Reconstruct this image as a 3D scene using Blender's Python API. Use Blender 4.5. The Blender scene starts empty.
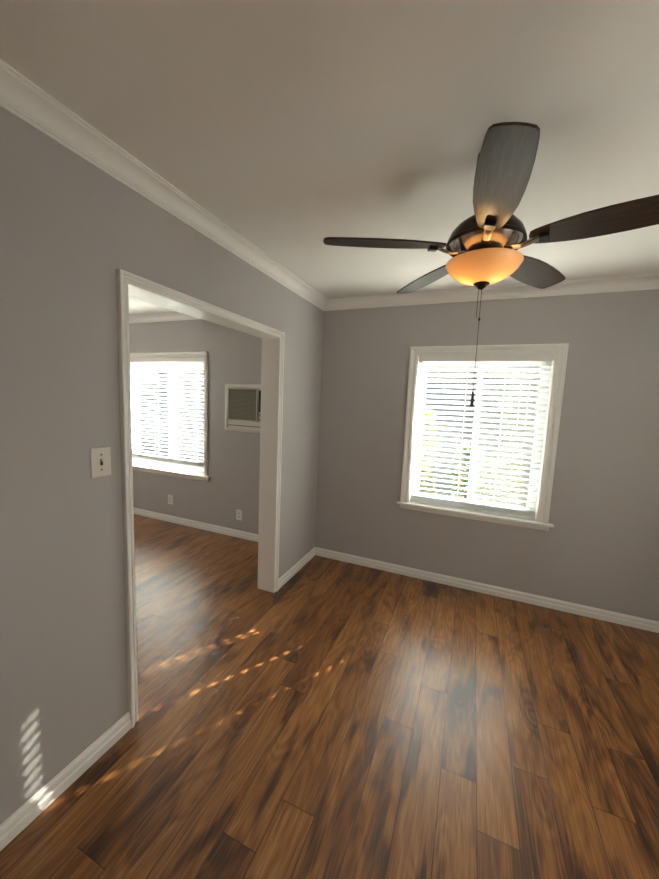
import bpy, bmesh, math, random
from mathutils import Vector, Matrix
random.seed(7)
S = bpy.context.scene
C = S.collection
PI = math.pi

# ------------------------------------------------------------------ camera, sky, sun, exposure
cam_d = bpy.data.cameras.new('camera'); cam = bpy.data.objects.new('camera', cam_d); C.objects.link(cam); S.camera = cam
yaw, pitch, roll = 0.3895, -0.1125, 0.0404
cy, sy, cp, sp = math.cos(yaw), math.sin(yaw), math.cos(pitch), math.sin(pitch)
F = Vector((-sy*cp, cy*cp, sp)); R_ = Vector((cy, sy, 0)); U = R_.cross(F)
cr, sr = math.cos(roll), math.sin(roll)
R2 = cr*R_ + sr*U; U2 = -sr*R_ + cr*U
M = Matrix((R2, U2, -F)).transposed().to_4x4()
M.translation = Vector((1.3558, -3.0301, 1.5375))
cam.matrix_world = M
cam_d.sensor_fit = 'VERTICAL'; cam_d.sensor_height = 24; cam_d.sensor_width = 24*659/879
cam_d.lens = 24*345.62/879
cam_d.clip_start = 0.02

WORLD_STRENGTH = 4.6
SUN_ENERGY = 48.0
BULB_W = 0.45
S.view_settings.view_transform = 'Standard'; S.view_settings.look = 'None'
S.view_settings.gamma = 1; S.view_settings.use_curve_mapping = False
S.view_settings.exposure = 1.17
w = bpy.data.worlds.new('sky'); S.world = w; w.use_nodes = True
bg = w.node_tree.nodes['Background']; bg.inputs[0].default_value = (1.0, 0.945, 0.86, 1); bg.inputs[1].default_value = WORLD_STRENGTH
sd = bpy.data.lights.new('sun', 'SUN'); so = bpy.data.objects.new('sun', sd); C.objects.link(so)
sd.energy = SUN_ENERGY; sd.angle = math.radians(0.55); sd.color = (1, 0.92, 0.8)
so.rotation_euler = Vector((-0.645, -1, -0.595)).to_track_quat('-Z', 'Y').to_euler()
so.location = (5, 8, 5)
S.cycles.use_denoising = True; S.cycles.use_adaptive_sampling = False
S.cycles.max_bounces = 14; S.cycles.diffuse_bounces = 10; S.cycles.transparent_max_bounces = 16; S.cycles.transmission_bounces = 10
S.cycles.sample_clamp_indirect = 8
S.cycles.caustics_reflective = False; S.cycles.caustics_refractive = False

def portal(x0, x1, z0, z1, y):
    l = bpy.data.lights.new('sky_portal', 'AREA'); o = bpy.data.objects.new('sky_portal', l); C.objects.link(o)
    l.shape = 'RECTANGLE'; l.size = x1-x0; l.size_y = z1-z0; l.cycles.is_portal = True
    o.location = ((x0+x1)/2, y, (z0+z1)/2); o.rotation_euler = (-PI/2, 0, 0)

# ------------------------------------------------------------------ materials
def hexc(h):
    v = [int(h[i:i+2], 16)/255 for i in (0, 2, 4)]
    return tuple((c/12.92 if c < .04045 else ((c+.055)/1.055)**2.4) for c in v) + (1,)
def mat(name, col=(.8, .8, .8, 1), rough=.5, metal=0, **kw):
    m = bpy.data.materials.new(name); m.use_nodes = True
    b = m.node_tree.nodes['Principled BSDF']
    b.inputs['Base Color'].default_value = col if len(col) == 4 else tuple(col)+(1,)
    b.inputs['Roughness'].default_value = rough; b.inputs['Metallic'].default_value = metal
    for k, v in kw.items(): b.inputs[k.replace('_', ' ')].default_value = v
    return m
def N(m, t): return m.node_tree.nodes.new(t)
def L(m, a, b): m.node_tree.links.new(a, b)
def bump_noise(m, scale, strength, dist=.002, detail=3, vary=0):
    b = m.node_tree.nodes['Principled BSDF']
    tc = N(m, 'ShaderNodeTexCoord'); n = N(m, 'ShaderNodeTexNoise'); n.inputs['Scale'].default_value = scale; n.inputs['Detail'].default_value = detail
    L(m, tc.outputs['Object'], n.inputs['Vector'])
    bp = N(m, 'ShaderNodeBump'); bp.inputs['Strength'].default_value = strength; bp.inputs['Distance'].default_value = dist
    L(m, n.outputs['Fac'], bp.inputs['Height']); L(m, bp.outputs[0], b.inputs['Normal'])
    if vary:
        n2 = N(m, 'ShaderNodeTexNoise'); n2.inputs['Scale'].default_value = 3; L(m, tc.outputs['Object'], n2.inputs['Vector'])
        mx = N(m, 'ShaderNodeMix'); mx.data_type = 'RGBA'; c = b.inputs['Base Color'].default_value
        mx.inputs[6].default_value = (c[0]*(1-vary), c[1]*(1-vary), c[2]*(1-vary), 1); mx.inputs[7].default_value = (min(1, c[0]*(1+vary)), min(1, c[1]*(1+vary)), min(1, c[2]*(1+vary)), 1)
        L(m, n2.outputs['Fac'], mx.inputs[0]); L(m, mx.outputs[2], b.inputs['Base Color'])
    return m

m_wall = bump_noise(mat('grey_wall_paint', (.46, .438, .432), .6), 220, .25, .001, vary=.03)
m_ceil = bump_noise(mat('ceiling_paint', (.80, .78, .745), .8), 160, .2, .001, vary=.02)
m_trim = bump_noise(mat('white_trim_gloss', (.85, .83, .80), .32), 60, .06, .001)
m_vinyl = bump_noise(mat('white_vinyl', (.8, .81, .81), .4), 50, .05, .001)
m_bronze = bump_noise(mat('dark_bronze', (.045, .03, .022), .28, .75), 90, .05, .001)
m_nickel = bump_noise(mat('polished_bracket_metal', (.5, .45, .4), .22, .95), 90, .04, .001)
m_black = bump_noise(mat('black_plastic', (.008, .008, .008), .4), 80, .05, .001)
m_plate = bump_noise(mat('almond_plastic', (.72, .68, .6), .35), 60, .03, .001)
m_dark = bump_noise(mat('dark_recess', (.02, .02, .02), .6), 60, .03, .001)
m_ac = bump_noise(mat('aged_white_plastic', (.66, .64, .58), .45), 60, .04, .001)
m_acgr = bump_noise(mat('olive_grey_grille', (.30, .285, .22), .55), 60, .04, .001)
m_ext = bump_noise(mat('stucco', (.045, .052, .062), .9), 40, .6, .01, vary=.12)
m_roof = bump_noise(mat('shingle', (.12, .11, .1), .9), 30, .6, .01, vary=.2)
m_ground = bump_noise(mat('pale_gravel', (.06, .065, .045), .95), 50, .8, .01, vary=.25)
m_fence = bump_noise(mat('weathered_board', (.06, .06, .052), .85), 60, .4, .004, vary=.15)
m_bark = bump_noise(mat('bark', (.12, .09, .06), .9), 60, .8, .004, vary=.3)

def leaf_mat(name, c1, c2):
    m = mat(name, c1, .5); b = m.node_tree.nodes['Principled BSDF']
    tc = N(m, 'ShaderNodeTexCoord'); n = N(m, 'ShaderNodeTexNoise'); n.inputs['Scale'].default_value = 5
    mx = N(m, 'ShaderNodeMix'); mx.data_type = 'RGBA'; mx.inputs[6].default_value = c1+(1,); mx.inputs[7].default_value = c2+(1,)
    mr = N(m, 'ShaderNodeMapRange'); mr.inputs[1].default_value = .4; mr.inputs[2].default_value = .6
    L(m, tc.outputs['Object'], n.inputs['Vector']); L(m, n.outputs['Fac'], mr.inputs[0]); L(m, mr.outputs[0], mx.inputs[0]); L(m, mx.outputs[2], b.inputs['Base Color'])
    t = N(m, 'ShaderNodeBsdfTranslucent'); L(m, mx.outputs[2], t.inputs[0])
    ms = N(m, 'ShaderNodeMixShader'); ms.inputs[0].default_value = .4
    L(m, b.outputs[0], ms.inputs[1]); L(m, t.outputs[0], ms.inputs[2]); L(m, ms.outputs[0], m.node_tree.nodes['Material Output'].inputs[0])
    return m
m_leaf_y = leaf_mat('yellow_green_leaf', (.05, .08, .02), (.17, .15, .015))
m_leaf_g = leaf_mat('green_leaf', (.025, .06, .012), (.05, .10, .025))

def mixed(name, col, rough, tcol, tfac):          # slightly translucent plastic
    m = mat(name, col, rough); b = m.node_tree.nodes['Principled BSDF']
    t = N(m, 'ShaderNodeBsdfTranslucent'); t.inputs[0].default_value = tcol
    n = N(m, 'ShaderNodeTexNoise'); n.inputs['Scale'].default_value = 30
    bp = N(m, 'ShaderNodeBump'); bp.inputs['Strength'].default_value = .03; bp.inputs['Distance'].default_value = .001
    L(m, n.outputs['Fac'], bp.inputs['Height']); L(m, bp.outputs[0], b.inputs['Normal'])
    ms = N(m, 'ShaderNodeMixShader'); ms.inputs[0].default_value = tfac
    L(m, b.outputs[0], ms.inputs[1]); L(m, t.outputs[0], ms.inputs[2]); L(m, ms.outputs[0], m.node_tree.nodes['Material Output'].inputs[0])
    return m
m_slat = mixed('white_slat', (.86, .87, .87, 1), .35, (.9, .93, .95, 1), .30)
m_bowl = mixed('amber_glass', (.85, .70, .48, 1), .15, (1.0, .78, .46, 1), .42)

def math_n(m, op, a, b=None, c=None):
    n = N(m, 'ShaderNodeMath'); n.operation = op
    for i, v in enumerate((a, b, c)):
        if v is None: continue
        if isinstance(v, (int, float)): n.inputs[i].default_value = v
        else: L(m, v, n.inputs[i])
    return n.outputs[0]

def glass_mat():
    m = bpy.data.materials.new('window_glass'); m.use_nodes = True; nt = m.node_tree; nt.nodes.remove(nt.nodes['Principled BSDF'])
    t = N(m, 'ShaderNodeBsdfTransparent'); t.inputs[0].default_value = (.93, .96, .95, 1)
    g = N(m, 'ShaderNodeBsdfGlossy'); g.inputs['Roughness'].default_value = .02
    lw = N(m, 'ShaderNodeLayerWeight'); fr = math_n(m, 'MULTIPLY_ADD', math_n(m, 'POWER', lw.outputs['Facing'], 5.), .6, .02)
    ms = N(m, 'ShaderNodeMixShader'); L(m, fr, ms.inputs[0]); L(m, t.outputs[0], ms.inputs[1]); L(m, g.outputs[0], ms.inputs[2])
    L(m, ms.outputs[0], nt.nodes['Material Output'].inputs[0]); return m
m_glass = glass_mat()
def screen_mat():
    m = bpy.data.materials.new('insect_screen'); m.use_nodes = True; nt = m.node_tree; b = nt.nodes['Principled BSDF']
    b.inputs['Base Color'].default_value = (.17, .17, .17, 1); b.inputs['Roughness'].default_value = .7
    t = N(m, 'ShaderNodeBsdfTransparent'); ms = N(m, 'ShaderNodeMixShader'); ms.inputs[0].default_value = .35
    L(m, t.outputs[0], ms.inputs[1]); L(m, b.outputs[0], ms.inputs[2]); L(m, ms.outputs[0], nt.nodes['Material Output'].inputs[0]); return m
m_screen = screen_mat()

def ramp(m, stops):
    r = N(m, 'ShaderNodeValToRGB'); e = r.color_ramp.elements
    e[0].position, e[0].color = stops[0][0], stops[0][1]+(1,); e[1].position, e[1].color = stops[-1][0], stops[-1][1]+(1,)
    for p_, c_ in stops[1:-1]:
        k = e.new(p_); k.color = c_+(1,)
    return r
def floor_mat():
    m = mat('acacia_plank_floor', rough=.3); b = m.node_tree.nodes['Principled BSDF']
    uv = N(m, 'ShaderNodeUVMap'); uv.uv_map = 'UVMap'
    ext = N(m, 'ShaderNodeUVMap'); ext.uv_map = 'edge'
    at = N(m, 'ShaderNodeAttribute'); at.attribute_name = 'plank'
    sep = N(m, 'ShaderNodeSeparateXYZ'); L(m, uv.outputs[0], sep.inputs[0])
    sa = N(m, 'ShaderNodeSeparateColor'); L(m, at.outputs['Color'], sa.inputs[0])
    ru, rv, rt = sa.outputs[0], sa.outputs[1], sa.outputs[2]
    comb = N(m, 'ShaderNodeCombineXYZ')
    L(m, math_n(m, 'MULTIPLY_ADD', ru, 37., sep.outputs[0]), comb.inputs[0]); L(m, math_n(m, 'MULTIPLY_ADD', rv, 53., sep.outputs[1]), comb.inputs[1])
    L(m, math_n(m, 'MULTIPLY', rt, 17.), comb.inputs[2])
    def noise(vec_scale, scale, detail, dist, rough=.5):
        mp = N(m, 'ShaderNodeMapping'); mp.inputs['Scale'].default_value = vec_scale; L(m, comb.outputs[0], mp.inputs[0])
        n = N(m, 'ShaderNodeTexNoise'); n.inputs['Scale'].default_value = scale; n.inputs['Detail'].default_value = detail
        n.inputs['Distortion'].default_value = dist; n.inputs['Roughness'].default_value = rough
        L(m, mp.outputs[0], n.inputs['Vector']); return n.outputs['Fac']
    cloud = noise((1, .24, 1), 9, 2, .9)             # dark heartwood clouds
    field = noise((1, .20, 1), 6.0, 2, .6)
    grain = noise((1, .05, 1), 60, 4, .5, .6)
    fine = noise((1, .03, 1), 260, 2, .2)
    kmp = N(m, 'ShaderNodeMapping'); kmp.inputs['Scale'].default_value = (1, .34, 1); L(m, comb.outputs[0], kmp.inputs[0])
    vo = N(m, 'ShaderNodeTexVoronoi'); vo.inputs['Scale'].default_value = 4.6; vo.inputs['Randomness'].default_value = 1
    wob = N(m, 'ShaderNodeVectorMath'); wob.operation = 'MULTIPLY_ADD'; nn = N(m, 'ShaderNodeTexNoise'); nn.inputs['Scale'].default_value = 9; L(m, kmp.outputs[0], nn.inputs['Vector'])
    L(m, nn.outputs['Color'], wob.inputs[0]); wob.inputs[1].default_value = (.09, .09, .0); L(m, kmp.outputs[0], wob.inputs[2]); L(m, wob.outputs[0], vo.inputs['Vector'])
    kd = vo.outputs['Distance']
    kr = N(m, 'ShaderNodeMapRange'); kr.interpolation_type = 'SMOOTHSTEP'; kr.inputs[1].default_value = .40; kr.inputs[2].default_value = .02; L(m, kd, kr.inputs[0])
    kring = math_n(m, 'MULTIPLY', math_n(m, 'SINE', math_n(m, 'MULTIPLY', kd, 80.)), math_n(m, 'MULTIPLY', kr.outputs[0], .16))
    rings = math_n(m, 'SINE', math_n(m, 'MULTIPLY', field, 75.))
    mrc = N(m, 'ShaderNodeMapRange'); mrc.interpolation_type = 'SMOOTHSTEP'; mrc.inputs[1].default_value = .47; mrc.inputs[2].default_value = .74; L(m, cloud, mrc.inputs[0])
    dark = mrc.outputs[0]
    swirl = rings
    tone = math_n(m, 'MULTIPLY_ADD', rings, .075, .64)
    tone = math_n(m, 'ADD', tone, math_n(m, 'MULTIPLY', math_n(m, 'SUBTRACT', grain, .5), .5))
    tone = math_n(m, 'ADD', tone, math_n(m, 'MULTIPLY', math_n(m, 'SUBTRACT', fine, .5), .7))
    tone = math_n(m, 'ADD', tone, math_n(m, 'MULTIPLY', math_n(m, 'SUBTRACT', rt, .5), .26))
    tone = math_n(m, 'SUBTRACT', tone, math_n(m, 'MULTIPLY', dark, .44))
    tone = math_n(m, 'ADD', math_n(m, 'SUBTRACT', tone, math_n(m, 'MULTIPLY', kr.outputs[0], .34)), kring)
    rp = ramp(m, [(.0, (.028, .009, .004)), (.2, (.065, .021, .007)), (.4, (.14, .050, .013)), (.6, (.235, .092, .024)), (.8, (.34, .150, .042)), (1., (.45, .235, .085))])
    L(m, tone, rp.inputs[0])
    # seams, from the distance to the plank's own edge
    es = N(m, 'ShaderNodeSeparateXYZ'); L(m, ext.outputs[0], es.inputs[0])
    ed = math_n(m, 'MINIMUM', es.outputs[0], es.outputs[1])
    sm = N(m, 'ShaderNodeMapRange'); sm.inputs[1].default_value = .0007; sm.inputs[2].default_value = .0022; L(m, ed, sm.inputs[0])
    mx = N(m, 'ShaderNodeMix'); mx.data_type = 'RGBA'; mx.inputs[6].default_value = (.03, .014, .008, 1)
    L(m, sm.outputs[0], mx.inputs[0]); L(m, rp.outputs[0], mx.inputs[7]); L(m, mx.outputs[2], b.inputs['Base Color'])
    hs = N(m, 'ShaderNodeMapRange'); hs.inputs[1].default_value = 0; hs.inputs[2].default_value = .004; L(m, ed, hs.inputs[0])
    h = math_n(m, 'MULTIPLY_ADD', grain, .5, hs.outputs[0]); h = math_n(m, 'MULTIPLY_ADD', fine, .25, h)
    bp = N(m, 'ShaderNodeBump'); bp.inputs['Strength'].default_value = .5; bp.inputs['Distance'].default_value = .0012
    L(m, h, bp.inputs['Height']); L(m, bp.outputs[0], b.inputs['Normal'])
    rr = math_n(m, 'MULTIPLY_ADD', grain, .14, .25); L(m, rr, b.inputs['Roughness'])
    b.inputs['Coat Weight'].default_value = .3; b.inputs['Coat Roughness'].default_value = .34
    return m
m_floor = floor_mat()

def blade_mat():
    m = mat('walnut_blade', rough=.36, Coat_Weight=0, Specular_IOR_Level=.42); b = m.node_tree.nodes['Principled BSDF']
    tc = N(m, 'ShaderNodeTexCoord'); mp = N(m, 'ShaderNodeMapping'); mp.inputs['Scale'].default_value = (3, 60, 60)
    n = N(m, 'ShaderNodeTexNoise'); n.inputs['Scale'].default_value = 3; n.inputs['Detail'].default_value = 6; n.inputs['Distortion'].default_value = .6
    L(m, tc.outputs['Object'], mp.inputs[0]); L(m, mp.outputs[0], n.inputs['Vector'])
    r = ramp(m, [(.3, (.016, .007, .003)), (.5, (.034, .016, .008)), (.7, (.062, .033, .018))]); L(m, n.outputs['Fac'], r.inputs[0]); L(m, r.outputs[0], b.inputs['Base Color'])
    bp = N(m, 'ShaderNodeBump'); bp.inputs['Strength'].default_value = .25; bp.inputs['Distance'].default_value = .001; L(m, n.outputs['Fac'], bp.inputs['Height']); L(m, bp.outputs[0], b.inputs['Normal'])
    return m
m_blade = blade_mat()

# ------------------------------------------------------------------ mesh helpers
def finish(name, bm, m, parent=None, smooth=False, kind=None, label=None, bevel=0, loc=None):
    bmesh.ops.recalc_face_normals(bm, faces=bm.faces[:])
    me = bpy.data.meshes.new(name); bm.to_mesh(me); bm.free()
    me.materials.append(m)
    if smooth:
        for f in me.polygons: f.use_smooth = True
        me.set_sharp_from_angle(angle=math.radians(35))
    o = bpy.data.objects.new(name, me); C.objects.link(o)
    if parent is not None: o.parent = parent
    if kind: o['kind'] = kind
    if label: o['label'] = label
    if loc is not None: o.location = loc
    if bevel:
        md = o.modifiers.new('bevel', 'BEVEL'); md.width = bevel; md.segments = 2; md.limit_method = 'ANGLE'; md.angle_limit = math.radians(40)
    return o
def box(bm, x0, x1, y0, y1, z0, z1, mtx=None):
    v = [bm.verts.new((x, y, z)) for x in (x0, x1) for y in (y0, y1) for z in (z0, z1)]
    for f in ((0, 1, 3, 2), (4, 6, 7, 5), (0, 4, 5, 1), (2, 3, 7, 6), (0, 2, 6, 4), (1, 5, 7, 3)): bm.faces.new([v[i] for i in f])
    if mtx is not None:
        for q in v: q.co = mtx @ q.co
    return v
def boxes(name, lst, m, parent=None, **k):
    bm = bmesh.new()
    for b in lst: box(bm, *b)
    return finish(name, bm, m, parent, **k)
def sweep(bm, path, prof, Nv, closed=False):
    """profile (a,b): a along the mitred left side of the path, b along Nv"""
    path = [Vector(p) for p in path]; Nv = Vector(Nv); n = len(path); rings = []
    for i, p in enumerate(path):
        ds = []
        if closed or i > 0: ds.append((p-path[i-1]).normalized())
        if closed or i < n-1: ds.append((path[(i+1) % n]-p).normalized())
        s = [Nv.cross(d) for d in ds]
        if len(s) == 2:
            mm = s[0]+s[1]; mm = mm/(mm.dot(s[0]))
        else: mm = s[0]
        rings.append([bm.verts.new(p+a*mm+b*Nv) for a, b in prof])
    k = len(prof)
    for i in range(n if closed else n-1):
        A, B = rings[i], rings[(i+1) % n]
        for j in range(k): bm.faces.new((A[j], A[(j+1) % k], B[(j+1) % k], B[j]))
    if not closed: bm.faces.new(rings[0]); bm.faces.new(rings[-1])
def lathe(bm, prof, c=(0, 0), seg=48, close=False):
    rings = []
    for r, z in prof:
        if r < 1e-5: rings.append([bm.verts.new((c[0], c[1], z))])
        else: rings.append([bm.verts.new((c[0]+r*math.cos(2*PI*i/seg), c[1]+r*math.sin(2*PI*i/seg), z)) for i in range(seg)])
    pairs = list(zip(rings, rings[1:])) + ([(rings[-1], rings[0])] if close else [])
    for A, B in pairs:
        for i in range(seg):
            j = (i+1) % seg
            if len(A) == 1 and len(B) == 1: continue
            if len(A) == 1: bm.faces.new((A[0], B[i], B[j]))
            elif len(B) == 1: bm.faces.new((A[i], A[j], B[0]))
            else: bm.faces.new((A[i], A[j], B[j], B[i]))
def tube(bm, pts, r, seg=8):
    pts = [Vector(p) for p in pts]; rings = []
    for i, p in enumerate(pts):
        d = (pts[min(i+1, len(pts)-1)]-pts[max(i-1, 0)]).normalized()
        a = d.orthogonal().normalized(); b = d.cross(a)
        rr = r[i] if isinstance(r, (list, tuple)) else r
        rings.append([bm.verts.new(p+rr*(a*math.cos(2*PI*k/seg)+b*math.sin(2*PI*k/seg))) for k in range(seg)])
    for A, B in zip(rings, rings[1:]):
        for k in range(seg): bm.faces.new((A[k], A[(k+1) % seg], B[(k+1) % seg], B[k]))
    bm.faces.new(rings[0]); bm.faces.new(rings[-1])
def thing(name, label, cat, loc=(0, 0, 0), group=None, kind=None):
    o = bpy.data.objects.new(name, None); C.objects.link(o); o.location = loc; o.empty_display_size = .1
    if label: o['label'] = label
    if cat: o['category'] = cat
    if group: o['group'] = group
    if kind: o['kind'] = kind
    return o
def child(name, bm, m, parent, **k):
    """geometry given in world coordinates, parented to an Empty"""
    for v in bm.verts: v.co -= parent.location
    return finish(name, bm, m, parent, **k)

def wall(name, u0, u1, v0, v1, t0, t1, axis, holes, m):
    """wall slab with rectangular holes; axis 'y': u=x, thickness y; axis 'x': u=y, thickness x"""
    us = sorted({u0, u1, *[h[0] for h in holes], *[h[1] for h in holes]}); vs = sorted({v0, v1, *[h[2] for h in holes], *[h[3] for h in holes]})
    def solid(i, j):
        if i < 0 or j < 0 or i >= len(us)-1 or j >= len(vs)-1: return False
        cu, cv = (us[i]+us[i+1])/2, (vs[j]+vs[j+1])/2
        return not any(h[0] < cu < h[1] and h[2] < cv < h[3] for h in holes)
    bm = bmesh.new(); cache = {}
    def V(u, v, t):
        k = (u, v, t)
        if k not in cache: cache[k] = bm.verts.new((u, t, v) if axis == 'y' else (t, u, v))
        return cache[k]
    for i in range(len(us)-1):
        for j in range(len(vs)-1):
            if not solid(i, j): continue
            a, b, c, d = us[i], us[i+1], vs[j], vs[j+1]
            for t in (t0, t1): bm.faces.new((V(a, c, t), V(b, c, t), V(b, d, t), V(a, d, t)))
            for (di, dj, p, q) in ((-1, 0, (a, c), (a, d)), (1, 0, (b, c), (b, d)), (0, -1, (a, c), (b, c)), (0, 1, (a, d), (b, d))):
                if not solid(i+di, j+dj): bm.faces.new((V(*p, t0), V(*q, t0), V(*q, t1), V(*p, t1)))
    return finish(name, bm, m, kind='structure')

# ------------------------------------------------------------------ dimensions
H = 2.44; WT = .135
D0, D1, DZ = -1.9884, -.7821, 1.977            # cased opening in the partition
X0, X1, Y0 = -3.6, 3.1, -4.3
WA = (.883, 1.889, .662, 1.952)                 # window 1 opening
WB = (-2.66, -1.400, .625, 1.965)               # window 2 opening (other room)
AC = (-1.075, -.53, 1.205, 1.635)

wall('wall_back', X0, X1, 0, H, 0, .16, 'y', [WA, WB, AC], m_wall)
wall('wall_left', Y0, 0, 0, H, -WT, 0, 'x', [(D0-.012, D1+.012, -.001, DZ+.012)], m_wall)
W3 = (-2.2, -1.55, .85, 1.95); W4 = (1.75, 2.1, 1.4, 1.9); W5 = (-2.4, -1.3, .8, 1.95)       # unseen window openings, added to let in fill light
wall('wall_right', Y0, 0, 0, H, X1, X1+.15, 'x', [W3], m_wall)
wall('wall_front', X0, X1, 0, H, Y0-.15, Y0, 'y', [W4], m_wall)
wall('wall_far', Y0, 0, 0, H, X0-.15, X0, 'x', [W5], m_wall)
boxes('ceiling', [(X0-.15, X1+.15, Y0-.15, .16, H, H+.12)], m_ceil, kind='structure')

# floor, one mesh of planks
def make_floor():
    bm = bmesh.new(); uvl = bm.loops.layers.uv.new('UVMap'); el = bm.loops.layers.uv.new('edge'); cl = bm.loops.layers.float_color.new('plank')
    rnd = random.Random(11)
    PW = .1395; xs = 1.0715; k0 = math.floor((X0-xs)/PW); k1 = math.ceil((X1-xs)/PW)
    known = {0: -1.488, 1: -1.205, 3: -1.79, 4: -1.478, 5: -1.195, 2: -.4, -1: -1.05}
    for k in range(k0, k1):
        xa, xb = xs+k*PW, xs+(k+1)*PW
        LN = 1.215
        j = known.get(k, rnd.uniform(-1.5, -.3))
        ys = [j+i*LN for i in range(-4, 5)]
        for ya, yb in zip(ys, ys[1:]):
            if yb < Y0 or ya > 0: continue
            c = (rnd.random(), rnd.random(), rnd.random(), 1)
            pa, pb = max(ya, Y0), min(yb, 0); qa, qb = max(xa, X0), min(xb, X1)
            # split in a 2x2 fan so that the edge distance interpolates exactly enough
            e = .004
            xsn = [qa, qa+e, qb-e, qb]; ysn = [pa, pa+e, pb-e, pb]
            for i in range(3):
                for jj in range(3):
                    P = [(xsn[i], ysn[jj]), (xsn[i+1], ysn[jj]), (xsn[i+1], ysn[jj+1]), (xsn[i], ysn[jj+1])]
                    f = bm.faces.new([bm.verts.new((a, b, 0)) for a, b in P])
                    for lp, (a, b) in zip(f.loops, P):
                        lp[uvl].uv = (a-xa, b-ya)
                        lp[el].uv = (min(a-xa, xb-a, e), min(b-ya, yb-b, e))
                        lp[cl] = c
    ob = [bm.verts.new(p) for p in ((X0-.15, Y0-.15, -.002), (X1+.15, Y0-.15, -.002), (X1+.15, .16, -.002), (X0-.15, .16, -.002))]
    lo = [bm.verts.new((v.co.x, v.co.y, -.12)) for v in ob]
    bm.faces.new(lo[::-1])
    bm.faces.new(ob)
    for i in range(4): bm.faces.new((lo[i], lo[(i+1) % 4], ob[(i+1) % 4], ob[i]))
    me = bpy.data.meshes.new('floor'); bm.to_mesh(me); bm.free(); me.materials.append(m_floor)
    o = bpy.data.objects.new('floor', me); C.objects.link(o); o['kind'] = 'structure'
make_floor()

# baseboards, crown, casings
BB = [(0, 0), (.0175, 0), (.0175, .036), (.0115, .041), (.0115, .054), (.0145, .058), (.012, .067), (.0065, .071), (.0045, .0765), (0, .0765)]
def base(name, path):
    bm = bmesh.new(); sweep(bm, path, BB, (0, 0, 1)); return finish(name, bm, m_trim, kind='structure')
CW = .0445
base('baseboard_left', [(0, D0-CW, 0), (0, Y0, 0)])
base('baseboard_back', [(X1, Y0, 0), (X1, 0, 0), (0, 0, 0), (0, D1+CW, 0)])
base('baseboard_front', [(0, Y0, 0), (X1, Y0, 0)])
base('baseboard_far', [(-WT, D1+CW, 0), (-WT, 0, 0), (X0, 0, 0), (X0, Y0, 0)])
cove = [(.018+.040*math.sin(t)+0, .064-.046*(1-math.cos(t))) for t in [i*PI/2/7 for i in range(8)]]
cove = [(.058-.040*math.cos(t), .062-.046*math.sin(t)) for t in [i*PI/2/7 for i in range(8)]]
CR = [(0, 0), (0, .082), (.007, .082), (.009, .074), (.014, .072), (.014, .066), (.018, .062)] + cove[1:] + [(.062, .013), (.062, .008), (.070, .007), (.070, 0)]
CR = [(a, -b) for a, b in CR]
def crown(name, path, closed=False):
    bm = bmesh.new(); sweep(bm, path, CR, (0, 0, 1), closed); return finish(name, bm, m_trim, kind='structure')
crown('trim_1', [(0, Y0, H), (X1, Y0, H), (X1, 0, H), (0, 0, H)], True)
crown('trim_2', [(-1.47, 0, H), (X0, 0, H), (X0, Y0, H)])
crown('trim_3', [(-WT, 0, H), (-1.36, 0, H)])
boxes('trim_4', [(-1.47, -1.36, Y0, 0, 2.357, H)], m_trim, kind='structure', bevel=.004)   # beam across the other room's ceiling
# jamb liner and casings of the opening
CS = [(0, 0), (0, .009), (.003, .0125), (.013, .0125), (.0155, .0075), (.019, .0075), (.0215, .014), (.029, .0165), (.0315, .0225), (.041, .0235), (.0445, .021), (.0445, 0)]
bm = bmesh.new()
box(bm, -WT, 0, D0-.012, D0, 0, DZ+.012); box(bm, -WT, 0, D1, D1+.012, 0, DZ+.012); box(bm, -WT, 0, D0, D1, DZ, DZ+.012)
sweep(bm, [(0, D0, 0), (0, D0, DZ), (0, D1, DZ), (0, D1, 0)][::-1], [(-a, b) for a, b in CS], (1, 0, 0))
sweep(bm, [(-WT, D0, 0), (-WT, D0, DZ), (-WT, D1, DZ), (-WT, D1, 0)], [(-a, b) for a, b in CS], (-1, 0, 0))
finish('trim_5', bm, m_trim, kind='structure')

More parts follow.
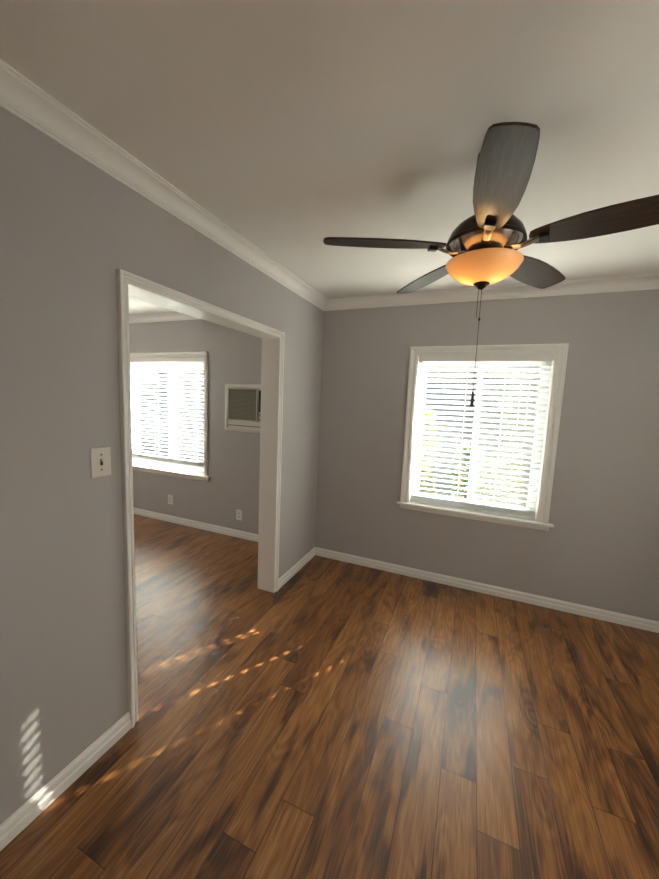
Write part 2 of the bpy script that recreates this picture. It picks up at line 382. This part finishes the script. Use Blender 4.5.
# ------------------------------------------------------------------ windows
def window(n, W, cwid, stoolx, sill_z):
    x0, x1, z0, z1 = W
    t = thing('window_%d' % n, None, None, ((x0+x1)/2, 0, z0), kind='structure')
    k = cwid/.0445
    bm = bmesh.new()
    sweep(bm, [(x0, 0, z0+.0), (x0, 0, z1), (x1, 0, z1), (x1, 0, z0)], [(a*k, b) for a, b in CS], (0, -1, 0))
    child('window_casing', bm, m_trim, t)
    bm = bmesh.new()   # jamb liner
    e = .008
    box(bm, x0, x0+e, .0, .16, z0, z1); box(bm, x1-e, x1, .0, .16, z0, z1); box(bm, x0+e, x1-e, .0, .16, z1-e, z1)
    child('window_jamb', bm, m_trim, t)
    bm = bmesh.new()
    box(bm, stoolx[0], stoolx[1], -.038, 0, z0-.012, z0+.006); box(bm, x0+e, x1-e, 0, .16, z0-.0, z0+.006)
    child('window_sill', bm, m_trim, t, bevel=.005)
    bm = bmesh.new()
    sweep(bm, [(stoolx[0]+.025, 0, z0-.012), (stoolx[1]-.025, 0, z0-.012)], [(0, 0), (0, .024), (-.012, .022), (-.018, .014), (-.034, .012), (-.040, .008), (-.044, 0)][::-1], (0, -1, 0))
    child('window_apron', bm, m_trim, t)
    # vinyl slider: outer frame, fixed and sliding sash
    bm = bmesh.new(); fw = .028; a, b, c, d = x0+e, x1-e, z0+.006, z1-e
    def rect(bm, a, b, c, d, y0, y1, w):
        box(bm, a, a+w, y0, y1, c, d); box(bm, b-w, b, y0, y1, c, d); box(bm, a+w, b-w, y0, y1, c, c+w); box(bm, a+w, b-w, y0, y1, d-w, d)
    rect(bm, a, b, c, d, .088, .15, fw); child('window_frame', bm, m_vinyl, t)
    mid = (a+b)/2 - (.0 if n == 1 else .0)
    for (p, q, yy) in ((a+fw, mid+.02, .125), (mid-.02, b-fw, .098)):
        bm = bmesh.new(); rect(bm, p, q, c+fw, d-fw, yy, yy+.022, .034)
        s = child('sash', bm, m_vinyl, t)
        bm = bmesh.new(); box(bm, p+.034, q-.034, yy+.009, yy+.012, c+fw+.034, d-fw-.034)
        for v in bm.verts: v.co -= t.location
        finish('pane', bm, m_glass, s)
    # insect screen outside the right-hand side
    bm = bmesh.new()
    vs = [bm.verts.new(q) for q in ((mid+.015, .156, c+fw), (b-fw, .156, c+fw), (b-fw, .156, d-fw), (mid+.015, .156, d-fw))]; bm.faces.new(vs)
    child('insect_screen', bm, m_screen, t)
    portal(x0, x1, z0, z1, .17)
    return t
window(1, WA, .0625, (.795, 1.987), .662)
window(2, WB, .045, (-2.745, -1.318), .625)

def fill_window(n, W, pos, rz):
    """an unseen two-light window added to another wall for fill light: u0, u1, z0, z1 measured along that wall"""
    u0, u1, z0, z1 = W; w_ = (u1-u0)/2
    t = thing('window_%d' % n, None, None, pos, kind='structure'); t.rotation_euler = (0, 0, rz)
    h = z1-z0
    bm = bmesh.new(); sweep(bm, [(-w_, 0, 0), (-w_, 0, h), (w_, 0, h), (w_, 0, 0)], [(a*1.3, b) for a, b in CS], (0, -1, 0)); finish('window_casing', bm, m_trim, t)
    bm = bmesh.new(); box(bm, -w_-.08, w_+.08, -.038, .0, -.02, .0); finish('window_sill', bm, m_trim, t, bevel=.004)
    bm = bmesh.new()
    for a in ((-w_, -w_+.04, 0, h), (w_-.04, w_, 0, h), (-w_+.04, w_-.04, 0, .04), (-w_+.04, w_-.04, h-.04, h), (-.02, .02, .04, h-.04)): box(bm, a[0], a[1], .08, .13, a[2], a[3])
    fr_ = finish('window_frame', bm, m_vinyl, t)
    for a, b in ((-w_+.04, -.02), (.02, w_-.04)):
        bm = bmesh.new(); box(bm, a, b, .10, .103, .04, h-.04); finish('pane', bm, m_glass, fr_)
    l = bpy.data.lights.new('sky_portal', 'AREA'); o = bpy.data.objects.new('sky_portal', l); C.objects.link(o)
    l.shape = 'RECTANGLE'; l.size = 2*w_; l.size_y = h; l.cycles.is_portal = True
    o.matrix_world = Matrix.Translation(pos) @ Matrix.Rotation(rz, 4, 'Z') @ Matrix.Translation((0, .17, h/2)) @ Matrix.Rotation(-PI/2, 4, 'X')
fill_window(3, W3, (X1, (W3[0]+W3[1])/2, W3[2]), -PI/2)  # out of view, added to brighten the left wall and corner
fill_window(4, W4, ((W4[0]+W4[1])/2, Y0, W4[2]), PI)  # behind the camera, added for frontal fill
fill_window(5, W5, (X0, (W5[0]+W5[1])/2, W5[2]), PI/2)  # out of view, added to brighten the other room's beam and ceiling

def blind(W, zb, ladders, wand_x, wand_len, label, slat_pitch=.0447, tilt=27):
    x0, x1, z0, z1 = W; a, b = x0+.014, x1-.014; zt = z1-.010
    t = thing('window_blind', label, 'blind', ((x0+x1)/2, .04, zt), group='white slatted window blinds')
    bm = bmesh.new(); box(bm, a, b, .003, .010, zt-.050, zt); box(bm, a, b, .010, .060, zt-.038, zt-.002)
    child('valance', bm, m_trim, t, bevel=.002)
    bm = bmesh.new(); hw = .025; yc = .042; th = math.radians(tilt); hs = .0048
    z = zt-.066; zs = []
    while z > zb+.078: zs.append(z); z -= slat_pitch
    cuts = sorted(ladders)
    for z in zs:
        jt = th+random.uniform(-.012, .012)
        # local s from -hw (inner, up) to +hw (outer, down), route holes at the ladders
        ss = [-hw, -.008, .008, hw]
        us = [a+.006]
        for l, h_ in sorted([(c_, hs if c_ < 1.5 else .0036) for c_ in cuts]+[(c_+.036, .0034) for c_ in cuts[:1]]): us += [l-h_, l+h_]
        us.append(b-.006)
        def P(u, s, k):
            bow = .0018*(1-(s/hw)**2)
            zz = z - s*math.sin(jt) + (bow+k)*math.cos(jt); yy = yc + s*math.cos(jt) + (bow+k)*math.sin(jt)
            return (u, yy, zz)
        c2 = {}
        def V(i, j, k):
            if (i, j, k) not in c2: c2[(i, j, k)] = bm.verts.new(P(us[i], ss[j], k*.0024-.0012))
            return c2[(i, j, k)]
        def sol(i, j): return 0 <= i < len(us)-1 and 0 <= j < 3 and not (j == 1 and i % 2 == 1)
        for i in range(len(us)-1):
            for j in range(3):
                if not sol(i, j): continue
                for k in (0, 1): bm.faces.new((V(i, j, k), V(i+1, j, k), V(i+1, j+1, k), V(i, j+1, k)))
                if not sol(i-1, j): bm.faces.new((V(i, j, 0), V(i, j+1, 0), V(i, j+1, 1), V(i, j, 1)))
                if not sol(i+1, j): bm.faces.new((V(i+1, j, 0), V(i+1, j+1, 0), V(i+1, j+1, 1), V(i+1, j, 1)))
                if not sol(i, j-1): bm.faces.new((V(i, j, 0), V(i+1, j, 0), V(i+1, j, 1), V(i, j, 1)))
                if not sol(i, j+1): bm.faces.new((V(i, j+1, 0), V(i+1, j+1, 0), V(i+1, j+1, 1), V(i, j+1, 1)))
    for i in range(8): box(bm, a+.006, b-.006, yc-.025+.001*(i % 2), yc+.025, zb+.0275+i*.0046, zb+.0305+i*.0046)   # slats lying on the rail
    child('slats', bm, m_slat, t)
    bm = bmesh.new(); box(bm, a+.004, b-.004, yc-.025, yc+.025, zb, zb+.026); child('bottom_rail', bm, m_vinyl, t, bevel=.003)
    for l in cuts:
        bm = bmesh.new()
        for yy in (yc-.0245, yc+.0245): tube(bm, [(l-.0095, yy, zt-.04), (l-.0095, yy, zb+.01)], .0011, 6)
        for z in zs: tube(bm, [(l-.0095, yc-.0235, z+.0095), (l-.0095, yc+.0235, z-.0135)], .0007, 4)
        child('ladder_cord', bm, m_slat, t)
    bm = bmesh.new(); tube(bm, [(wand_x, -.006, zt-.045), (wand_x+.002, -.008, zt-.1), (wand_x-.008, -.010, zt-.045-wand_len)], .0036, 8)
    tube(bm, [(wand_x, .012, zt-.030), (wand_x, -.006, zt-.040), (wand_x, -.006, zt-.052)], .002, 6)
    child('tilt_wand', bm, m_vinyl, t)
    return t
blind(WA, .672, (.945, 1.298, 1.578, 1.82), .925, .72, 'white slatted blind over the window of the nearer room, right of the corner')
blind(WB, .712, (-2.50, -2.17, -1.88, -1.56), -2.50, .72, 'white slatted blind over the window seen through the cased opening')

# ------------------------------------------------------------------ ceiling fan
FX, FY = 1.3456, -1.5712
fan = thing('ceiling_fan', 'five bladed dark walnut ceiling fan with a lit amber glass bowl, hung from the ceiling', 'ceiling fan', (FX, FY, H))
ZB = 2.123
bm = bmesh.new(); lathe(bm, [(0, H), (.050, H), (.051, H-.03), (.055, H-.075), (.055, H-.09), (.048, H-.105), (.018, H-.112), (0, H-.112)], (FX, FY)); child('canopy', bm, m_bronze, fan, smooth=True)
bm = bmesh.new(); lathe(bm, [(0, H-.11), (.0125, H-.11), (.0125, 2.235), (.026, 2.232), (.026, 2.215), (0, 2.215)], (FX, FY), 24); child('downrod', bm, m_bronze, fan, smooth=True)
bm = bmesh.new(); lathe(bm, [(0, 2.222), (.05, 2.220), (.078, 2.212), (.104, 2.194), (.123, 2.172), (.1320, 2.152), (.1345, 2.140), (.137, 2.138), (.137, 2.130), (.133, 2.127), (.129, 2.130), (.122, 2.140), (0, 2.142)], (FX, FY), 64)
hous = child('motor_housing', bm, m_bronze, fan, smooth=True)
bm = bmesh.new(); lathe(bm, [(0, 2.141), (.112, 2.139), (.1, 2.125), (.078, 2.108), (.064, 2.098), (0, 2.098)], (FX, FY), 64)
child('flywheel', bm, m_nickel, fan, smooth=True)
bm = bmesh.new(); lathe(bm, [(0, 2.098), (.052, 2.098), (.056, 2.090), (.075, 2.084), (.088, 2.078), (.090, 2.070), (.084, 2.066), (.05, 2.064), (0, 2.064)], (FX, FY), 48)
child('light_fitter', bm, m_bronze, fan, smooth=True)
# bowl: open upward, wall thickness 3 mm
outer = [(0, 1.992), (.02, 1.993), (.045, 1.998), (.07, 2.007), (.092, 2.019), (.110, 2.033), (.122, 2.046), (.128, 2.056), (.131, 2.062)]
rim = [(.133, 2.0635), (.1325, 2.0665), (.129, 2.0665)]
inner = [(max(0, r-.0035), z+.003) for r, z in reversed(outer[1:])]+[(0, 1.995)]
bm = bmesh.new(); lathe(bm, outer+rim+inner, (FX, FY), 64); bowl = child('glass_bowl', bm, m_bowl, fan, smooth=True)
bm = bmesh.new(); lathe(bm, [(0, 1.999), (.026, 1.996), (.029, 1.992), (.027, 1.989), (.019, 1.986), (.016, 1.981), (.011, 1.977), (.006, 1.973), (0, 1.972)], (FX, FY), 32)
child('finial', bm, m_bronze, fan, smooth=True)
bm = bmesh.new(); lathe(bm, [(0, 2.066), (.006, 2.066), (.006, 1.997), (0, 1.997)], (FX, FY), 12); child('bowl_rod', bm, m_bronze, fan, smooth=True)
bl = mat('bulb_glow', (1, .8, .5, 1), .4); b_ = bl.node_tree.nodes['Principled BSDF']; b_.inputs['Emission Color'].default_value = (1, .55, .22, 1); b_.inputs['Emission Strength'].default_value = 6
for s in (-1, 1):
    bm = bmesh.new()
    lathe(bm, [(0, 2.064), (.010, 2.064), (.010, 2.056), (.015, 2.052), (.0165, 2.045), (.0145, 2.038), (.008, 2.033), (0, 2.032)], (FX+s*.045, FY-.01), 16)
    child('bulb', bm, bl, fan, smooth=True)
# blades
prof_r = [.150, .165, .20, .25, .30, .36, .42, .48, .53, .56, .580, .590]
prof_w = [.029, .037, .046, .056, .063, .066, .066, .0635, .059, .0555, .051, .043]
PH0 = -1.500; PITCH = math.radians(12)
def blade_parts(k):
    a = PH0-k*2*PI/5
    rot = Matrix.Translation((FX, FY, ZB)) @ Matrix.Rotation(a, 4, 'Z') @ Matrix.Rotation(-PITCH, 4, 'X')
    bm = bmesh.new(); th = .0032
    out = [(r, w_) for r, w_ in zip(prof_r, prof_w)]
    pts = [(r, -w_) for r, w_ in out] + [(.5955, -.024), (.5975, 0), (.5955, .024)] + [(r, w_) for r, w_ in reversed(out)] + [(.145, .014), (.145, -.014)]
    top = [bm.verts.new((x, y, th)) for x, y in pts]; bot = [bm.verts.new((x, y, -th)) for x, y in pts]
    bm.faces.new(top); bm.faces.new(bot[::-1])
    for i in range(len(pts)): bm.faces.new((bot[i], bot[(i+1) % len(pts)], top[(i+1) % len(pts)], top[i]))
    o = finish('blade', bm, m_blade, fan, bevel=.0012)
    o.matrix_local = Matrix.Translation(-fan.location) @ rot
    # blade iron: arm from the flywheel, forked plate under the blade root
    bm = bmesh.new()
    sec = [(.070, -.018, .019), (.095, -.020, .015), (.120, -.022, .0125), (.145, -.016, .013), (.165, -.009, .015), (.176, -.0065, .016)]
    rings = []
    for r, z, hw in sec:
        rings.append([bm.verts.new((r, y, zz)) for y, zz in ((-hw, z-.003), (-hw*.5, z-.006), (hw*.5, z-.006), (hw, z-.003), (hw, z+.002), (-hw, z+.002))])
    for A, B in zip(rings, rings[1:]):
        for i in range(6): bm.faces.new((A[i], A[(i+1) % 6], B[(i+1) % 6], B[i]))
    bm.faces.new(rings[0]); bm.faces.new(rings[-1])
    iron = finish('blade_iron', bm, m_nickel, o, bevel=.001)
    bm = bmesh.new(); box(bm, .174, .206, -.0175, .0175, -.018, -.0032)
    finish('mounting_plate', bm, m_black, o, bevel=.003)
for k in range(5): blade_parts(k)
# pull chains
bm = bmesh.new()
def chain(bm, x, y, z0, z1):
    n = int((z0-z1)/.0048)
    for i in range(n+1):
        bmesh.ops.create_icosphere(bm, subdivisions=1, radius=.0019, matrix=Matrix.Translation((x, y, z0-(z0-z1)*i/n)))
    tube(bm, [(x, y, z0), (x, y, z1)], .0007, 5)
chain(bm, FX-.008, FY-.004, 1.974, 1.872)
child('pull_chain', bm, m_bronze, fan)
bm = bmesh.new(); chain(bm, FX+.003, FY, 1.974, 1.590)
bmesh.ops.create_icosphere(bm, subdivisions=2, radius=.0042, matrix=Matrix.Translation((FX+.003, FY, 1.865)) @ Matrix.Diagonal((1, 1, 1.6, 1)))
pc = child('pull_chain', bm, m_bronze, fan)
bm = bmesh.new(); lathe(bm, [(0, 1.594), (.0035, 1.593), (.005, 1.582), (.0062, 1.555), (.0072, 1.540), (.006, 1.535), (0, 1.535)], (FX+.003, FY), 16)
for v in bm.verts: v.co -= fan.location
finish('chain_pull', bm, m_black, pc, smooth=True, label='black tapered pull at the chain end')
for s in (-1, 1):
    l = bpy.data.lights.new('fan_bulb', 'POINT'); l.energy = BULB_W; l.color = (1, .64, .30); l.shadow_soft_size = .018
    o = bpy.data.objects.new('fan_bulb', l); C.objects.link(o); o.location = (FX+s*.045, FY-.01, 2.036)

# ------------------------------------------------------------------ wall plates
def plate_base(t, w_, h_, m):
    bm = bmesh.new(); box(bm, -w_/2, w_/2, -.006, 0, -h_/2, h_/2); return finish('cover_plate', bm, m, t, bevel=.003)
sw = thing('light_switch', 'almond single toggle light switch on the grey wall left of the cased opening', 'light switch', (0, -2.121, 1.257))
sw.rotation_euler = (0, 0, PI/2)
plate_base(sw, .080, .118, m_plate)
bm = bmesh.new(); box(bm, -.0055, .0055, -.0066, -.0058, -.0125, .0125); finish('toggle_slot', bm, m_dark, sw)
bm = bmesh.new(); box(bm, -.0042, .0042, -.017, -.0062, -.004, .004, Matrix.Translation((0, 0, .003)) @ Matrix.Rotation(-.45, 4, 'X')); finish('toggle', bm, m_plate, sw, bevel=.001)
for z in (-.030, .030):
    bm = bmesh.new(); lathe(bm, [(0, 0), (.0032, 0), (.0032, .0012), (0, .0016)], (0, 0), 12)
    for v in bm.verts: v.co = Vector((v.co.x, -.0058-v.co.z, v.co.y+z))
    finish('screw', bm, m_bronze, sw)
def outlet(x, z, label):
    t = thing('wall_outlet', label, 'outlet', (x, 0, z), group='wall outlets under the window of the other room')
    plate_base(t, .074, .116, m_vinyl)
    for s in (-1, 1):
        bm = bmesh.new(); box(bm, -.017, .017, -.0085, -.0058, s*.020-.014, s*.020+.014)
        r = finish('receptacle', bm, m_plate, t, bevel=.003)
        bm = bmesh.new(); box(bm, -.0075, -.0050, -.0092, -.0084, s*.020-.001, s*.020+.008); box(bm, .0050, .0075, -.0092, -.0084, s*.020-.001, s*.020+.008); box(bm, -.002, .002, -.0092, -.0084, s*.020-.010, s*.020-.006)
        finish('slot', bm, m_dark, r)
    bm = bmesh.new(); lathe(bm, [(0, 0), (.003, 0), (.003, .0012), (0, .0016)], (0, 0), 12)
    for v in bm.verts: v.co = Vector((v.co.x, -.0058-v.co.z, v.co.y))
    finish('screw', bm, m_nickel, t)
outlet(-1.925, .275, 'white duplex wall outlet directly below the window of the other room')
outlet(-.920, .252, 'white duplex wall outlet below the air conditioner, close to the opening')

# ------------------------------------------------------------------ air conditioner through the wall
ac = thing('air_conditioner', 'off-white wall air conditioner with olive grey louvred grille, set in the far wall', 'air conditioner', ((AC[0]+AC[1])/2, 0, AC[2]))
x0, x1, z0, z1 = AC
bm = bmesh.new(); fr = [(-.004, 0), (-.004, .022), (.004, .026), (.030, .022), (.034, .012), (.034, 0)]
sweep(bm, [(x0, 0, z0), (x0, 0, z1), (x1, 0, z1), (x1, 0, z0)], fr, (0, -1, 0), True); child('surround', bm, m_ac, ac)
bm = bmesh.new(); box(bm, x0+.004, x1-.004, -.012, .155, z0+.004, z1-.004); child('case', bm, m_ac, ac)
gx0, gx1, gz0, gz1 = x0+.02, x0+.372, z0+.092, z1-.018
bm = bmesh.new()
for a in ((gx0-.010, gx0, gz0-.010, gz1+.010), (gx1, gx1+.010, gz0-.010, gz1+.010), (gx0, gx1, gz0-.010, gz0), (gx0, gx1, gz1, gz1+.010)): box(bm, a[0], a[1], -.030, -.012, a[2], a[3])
child('grille_frame', bm, m_ac, ac, bevel=.002)
bm = bmesh.new(); box(bm, gx0, gx1, -.0155, -.012, gz0, gz1)
n = 24
for i in range(n):
    z = gz0+(i+.5)*(gz1-gz0)/n
    box(bm, gx0, gx1, -.0055, .0055, -.0012, .0012, Matrix.Translation((0, -.021, z)) @ Matrix.Rotation(.6, 4, 'X'))
child('grille', bm, m_acgr, ac, label='olive grey louvred grille')
bm = bmesh.new(); box(bm, gx1+.024, gx1+.075, -.018, -.012, gz0+.09, gz1-.01)
for i in range(12): box(bm, gx1+.024, gx1+.075, -.023, -.018, gz0+.095+i*.0165, gz0+.101+i*.0165)
child('air_vent', bm, m_dark, ac, label='black slotted air vent')
bm = bmesh.new(); box(bm, gx1+.022, x1-.018, -.018, -.012, gz0, gz0+.075); cp_ = child('control_panel', bm, m_acgr, ac)
for i in range(2):
    bm = bmesh.new(); box(bm, gx1+.034+i*.05, gx1+.054+i*.05, -.028, -.018, gz0+.025, gz0+.048)
    for v in bm.verts: v.co -= ac.location
    finish('control_knob', bm, m_ac, cp_, bevel=.003)
bm = bmesh.new(); box(bm, x0+.012, x1-.012, -.026, -.012, z0+.034, z0+.078); box(bm, x0+.022, x0+.062, -.029, -.026, z0+.058, z0+.070); child('front_panel_strip', bm, m_ac, ac, bevel=.002)
bm = bmesh.new(); box(bm, x0+.012, x1-.012, -.0135, -.012, z0+.026, z0+.034); child('panel_gap', bm, m_dark, ac)

# ------------------------------------------------------------------ outdoors
boxes('ground', [(-30, 30, .17, 40, -.75, -.65)], m_ground, kind='structure')
nb = thing('neighbouring_house', 'pale grey stucco house beyond the left half of the nearer window', 'house', (0, 5.4, -.65))
bm = bmesh.new(); box(bm, -16, 2.1, 5.4, 9, -.65, 2.25); child('wall', bm, m_ext, nb)
bm = bmesh.new(); box(bm, -16.3, 2.4, 5.0, 9.3, 2.25, 2.4); v = box(bm, -16.3, 2.4, 5.0, 9.3, 2.4, 3.5)
for q in v:
    if q.co.z > 3: q.co.y = 7.2
child('roof', bm, m_roof, nb)
fn = thing('garden_fence', 'pale board fence outside, beyond the right half of the nearer window', 'fence', (4.8, 4.9, -.65))
for i in range(40):
    bm = bmesh.new(); box(bm, 1.9+i*.15, 2.045+i*.15, 4.9, 4.92, -.65, 2.55+.01*(i % 3)); child('board', bm, m_fence, fn)
bm = bmesh.new(); box(bm, 1.9, 7.9, 4.92, 4.96, 2.1, 2.19); box(bm, 1.9, 7.9, 4.92, 4.96, -.2, -.11); child('rail', bm, m_fence, fn)
def shrub(x, y, h, rad, n, m, label, seed, zlo=.2):
    rnd = random.Random(seed); t = thing('leafy_shrub', label, 'shrub', (x, y, -.65), group='shrubs outside the window')
    bm = bmesh.new(); tips = []
    for i in range(7):
        a = rnd.uniform(0, 2*PI); r = rad*rnd.uniform(.2, .8)
        tube(bm, [(0, 0, 0), (r*.3*math.cos(a), r*.3*math.sin(a), h*.4), (r*math.cos(a), r*math.sin(a), h*rnd.uniform(.75, .98))], [.02, .013, .004], 6)
    finish('stem', bm, m_bark, t)
    bm = bmesh.new()
    for i in range(n):
        u = rnd.uniform(zlo, 1); a = rnd.uniform(0, 2*PI); r = rad*math.sqrt(rnd.random())*math.sqrt(max(0.05, 1-(2*abs(u-.6))**2*.8))
        p = Vector((r*math.cos(a), r*math.sin(a), u*h)); s = rnd.uniform(.03, .06)
        q = Matrix.Translation(p) @ Matrix.Rotation(rnd.uniform(0, 2*PI), 4, 'Z') @ Matrix.Rotation(rnd.uniform(-.9, .9), 4, 'X')
        pts = [(-s, 0, 0), (-s*.3, s*.35, .004), (s*.5, s*.28, .003), (s, 0, -.006), (s*.5, -s*.28, .003), (-s*.3, -s*.35, .004)]
        bm.faces.new([bm.verts.new(q @ Vector(c_)) for c_ in pts])
    finish('foliage', bm, m, t)
shrub(.62, 1.7, 2.15, .38, 1500, m_leaf_y, 'yellow-green leafy shrub outside the left edge of the nearer window', 3)
shrub(1.33, 1.3, 1.75, .15, 700, m_leaf_g, 'slim green shrub outside the middle of the nearer window', 5)
shrub(1.75, 2.2, 1.45, .35, 900, m_leaf_y, 'low yellow-green shrub outside the right half of the nearer window', 9)
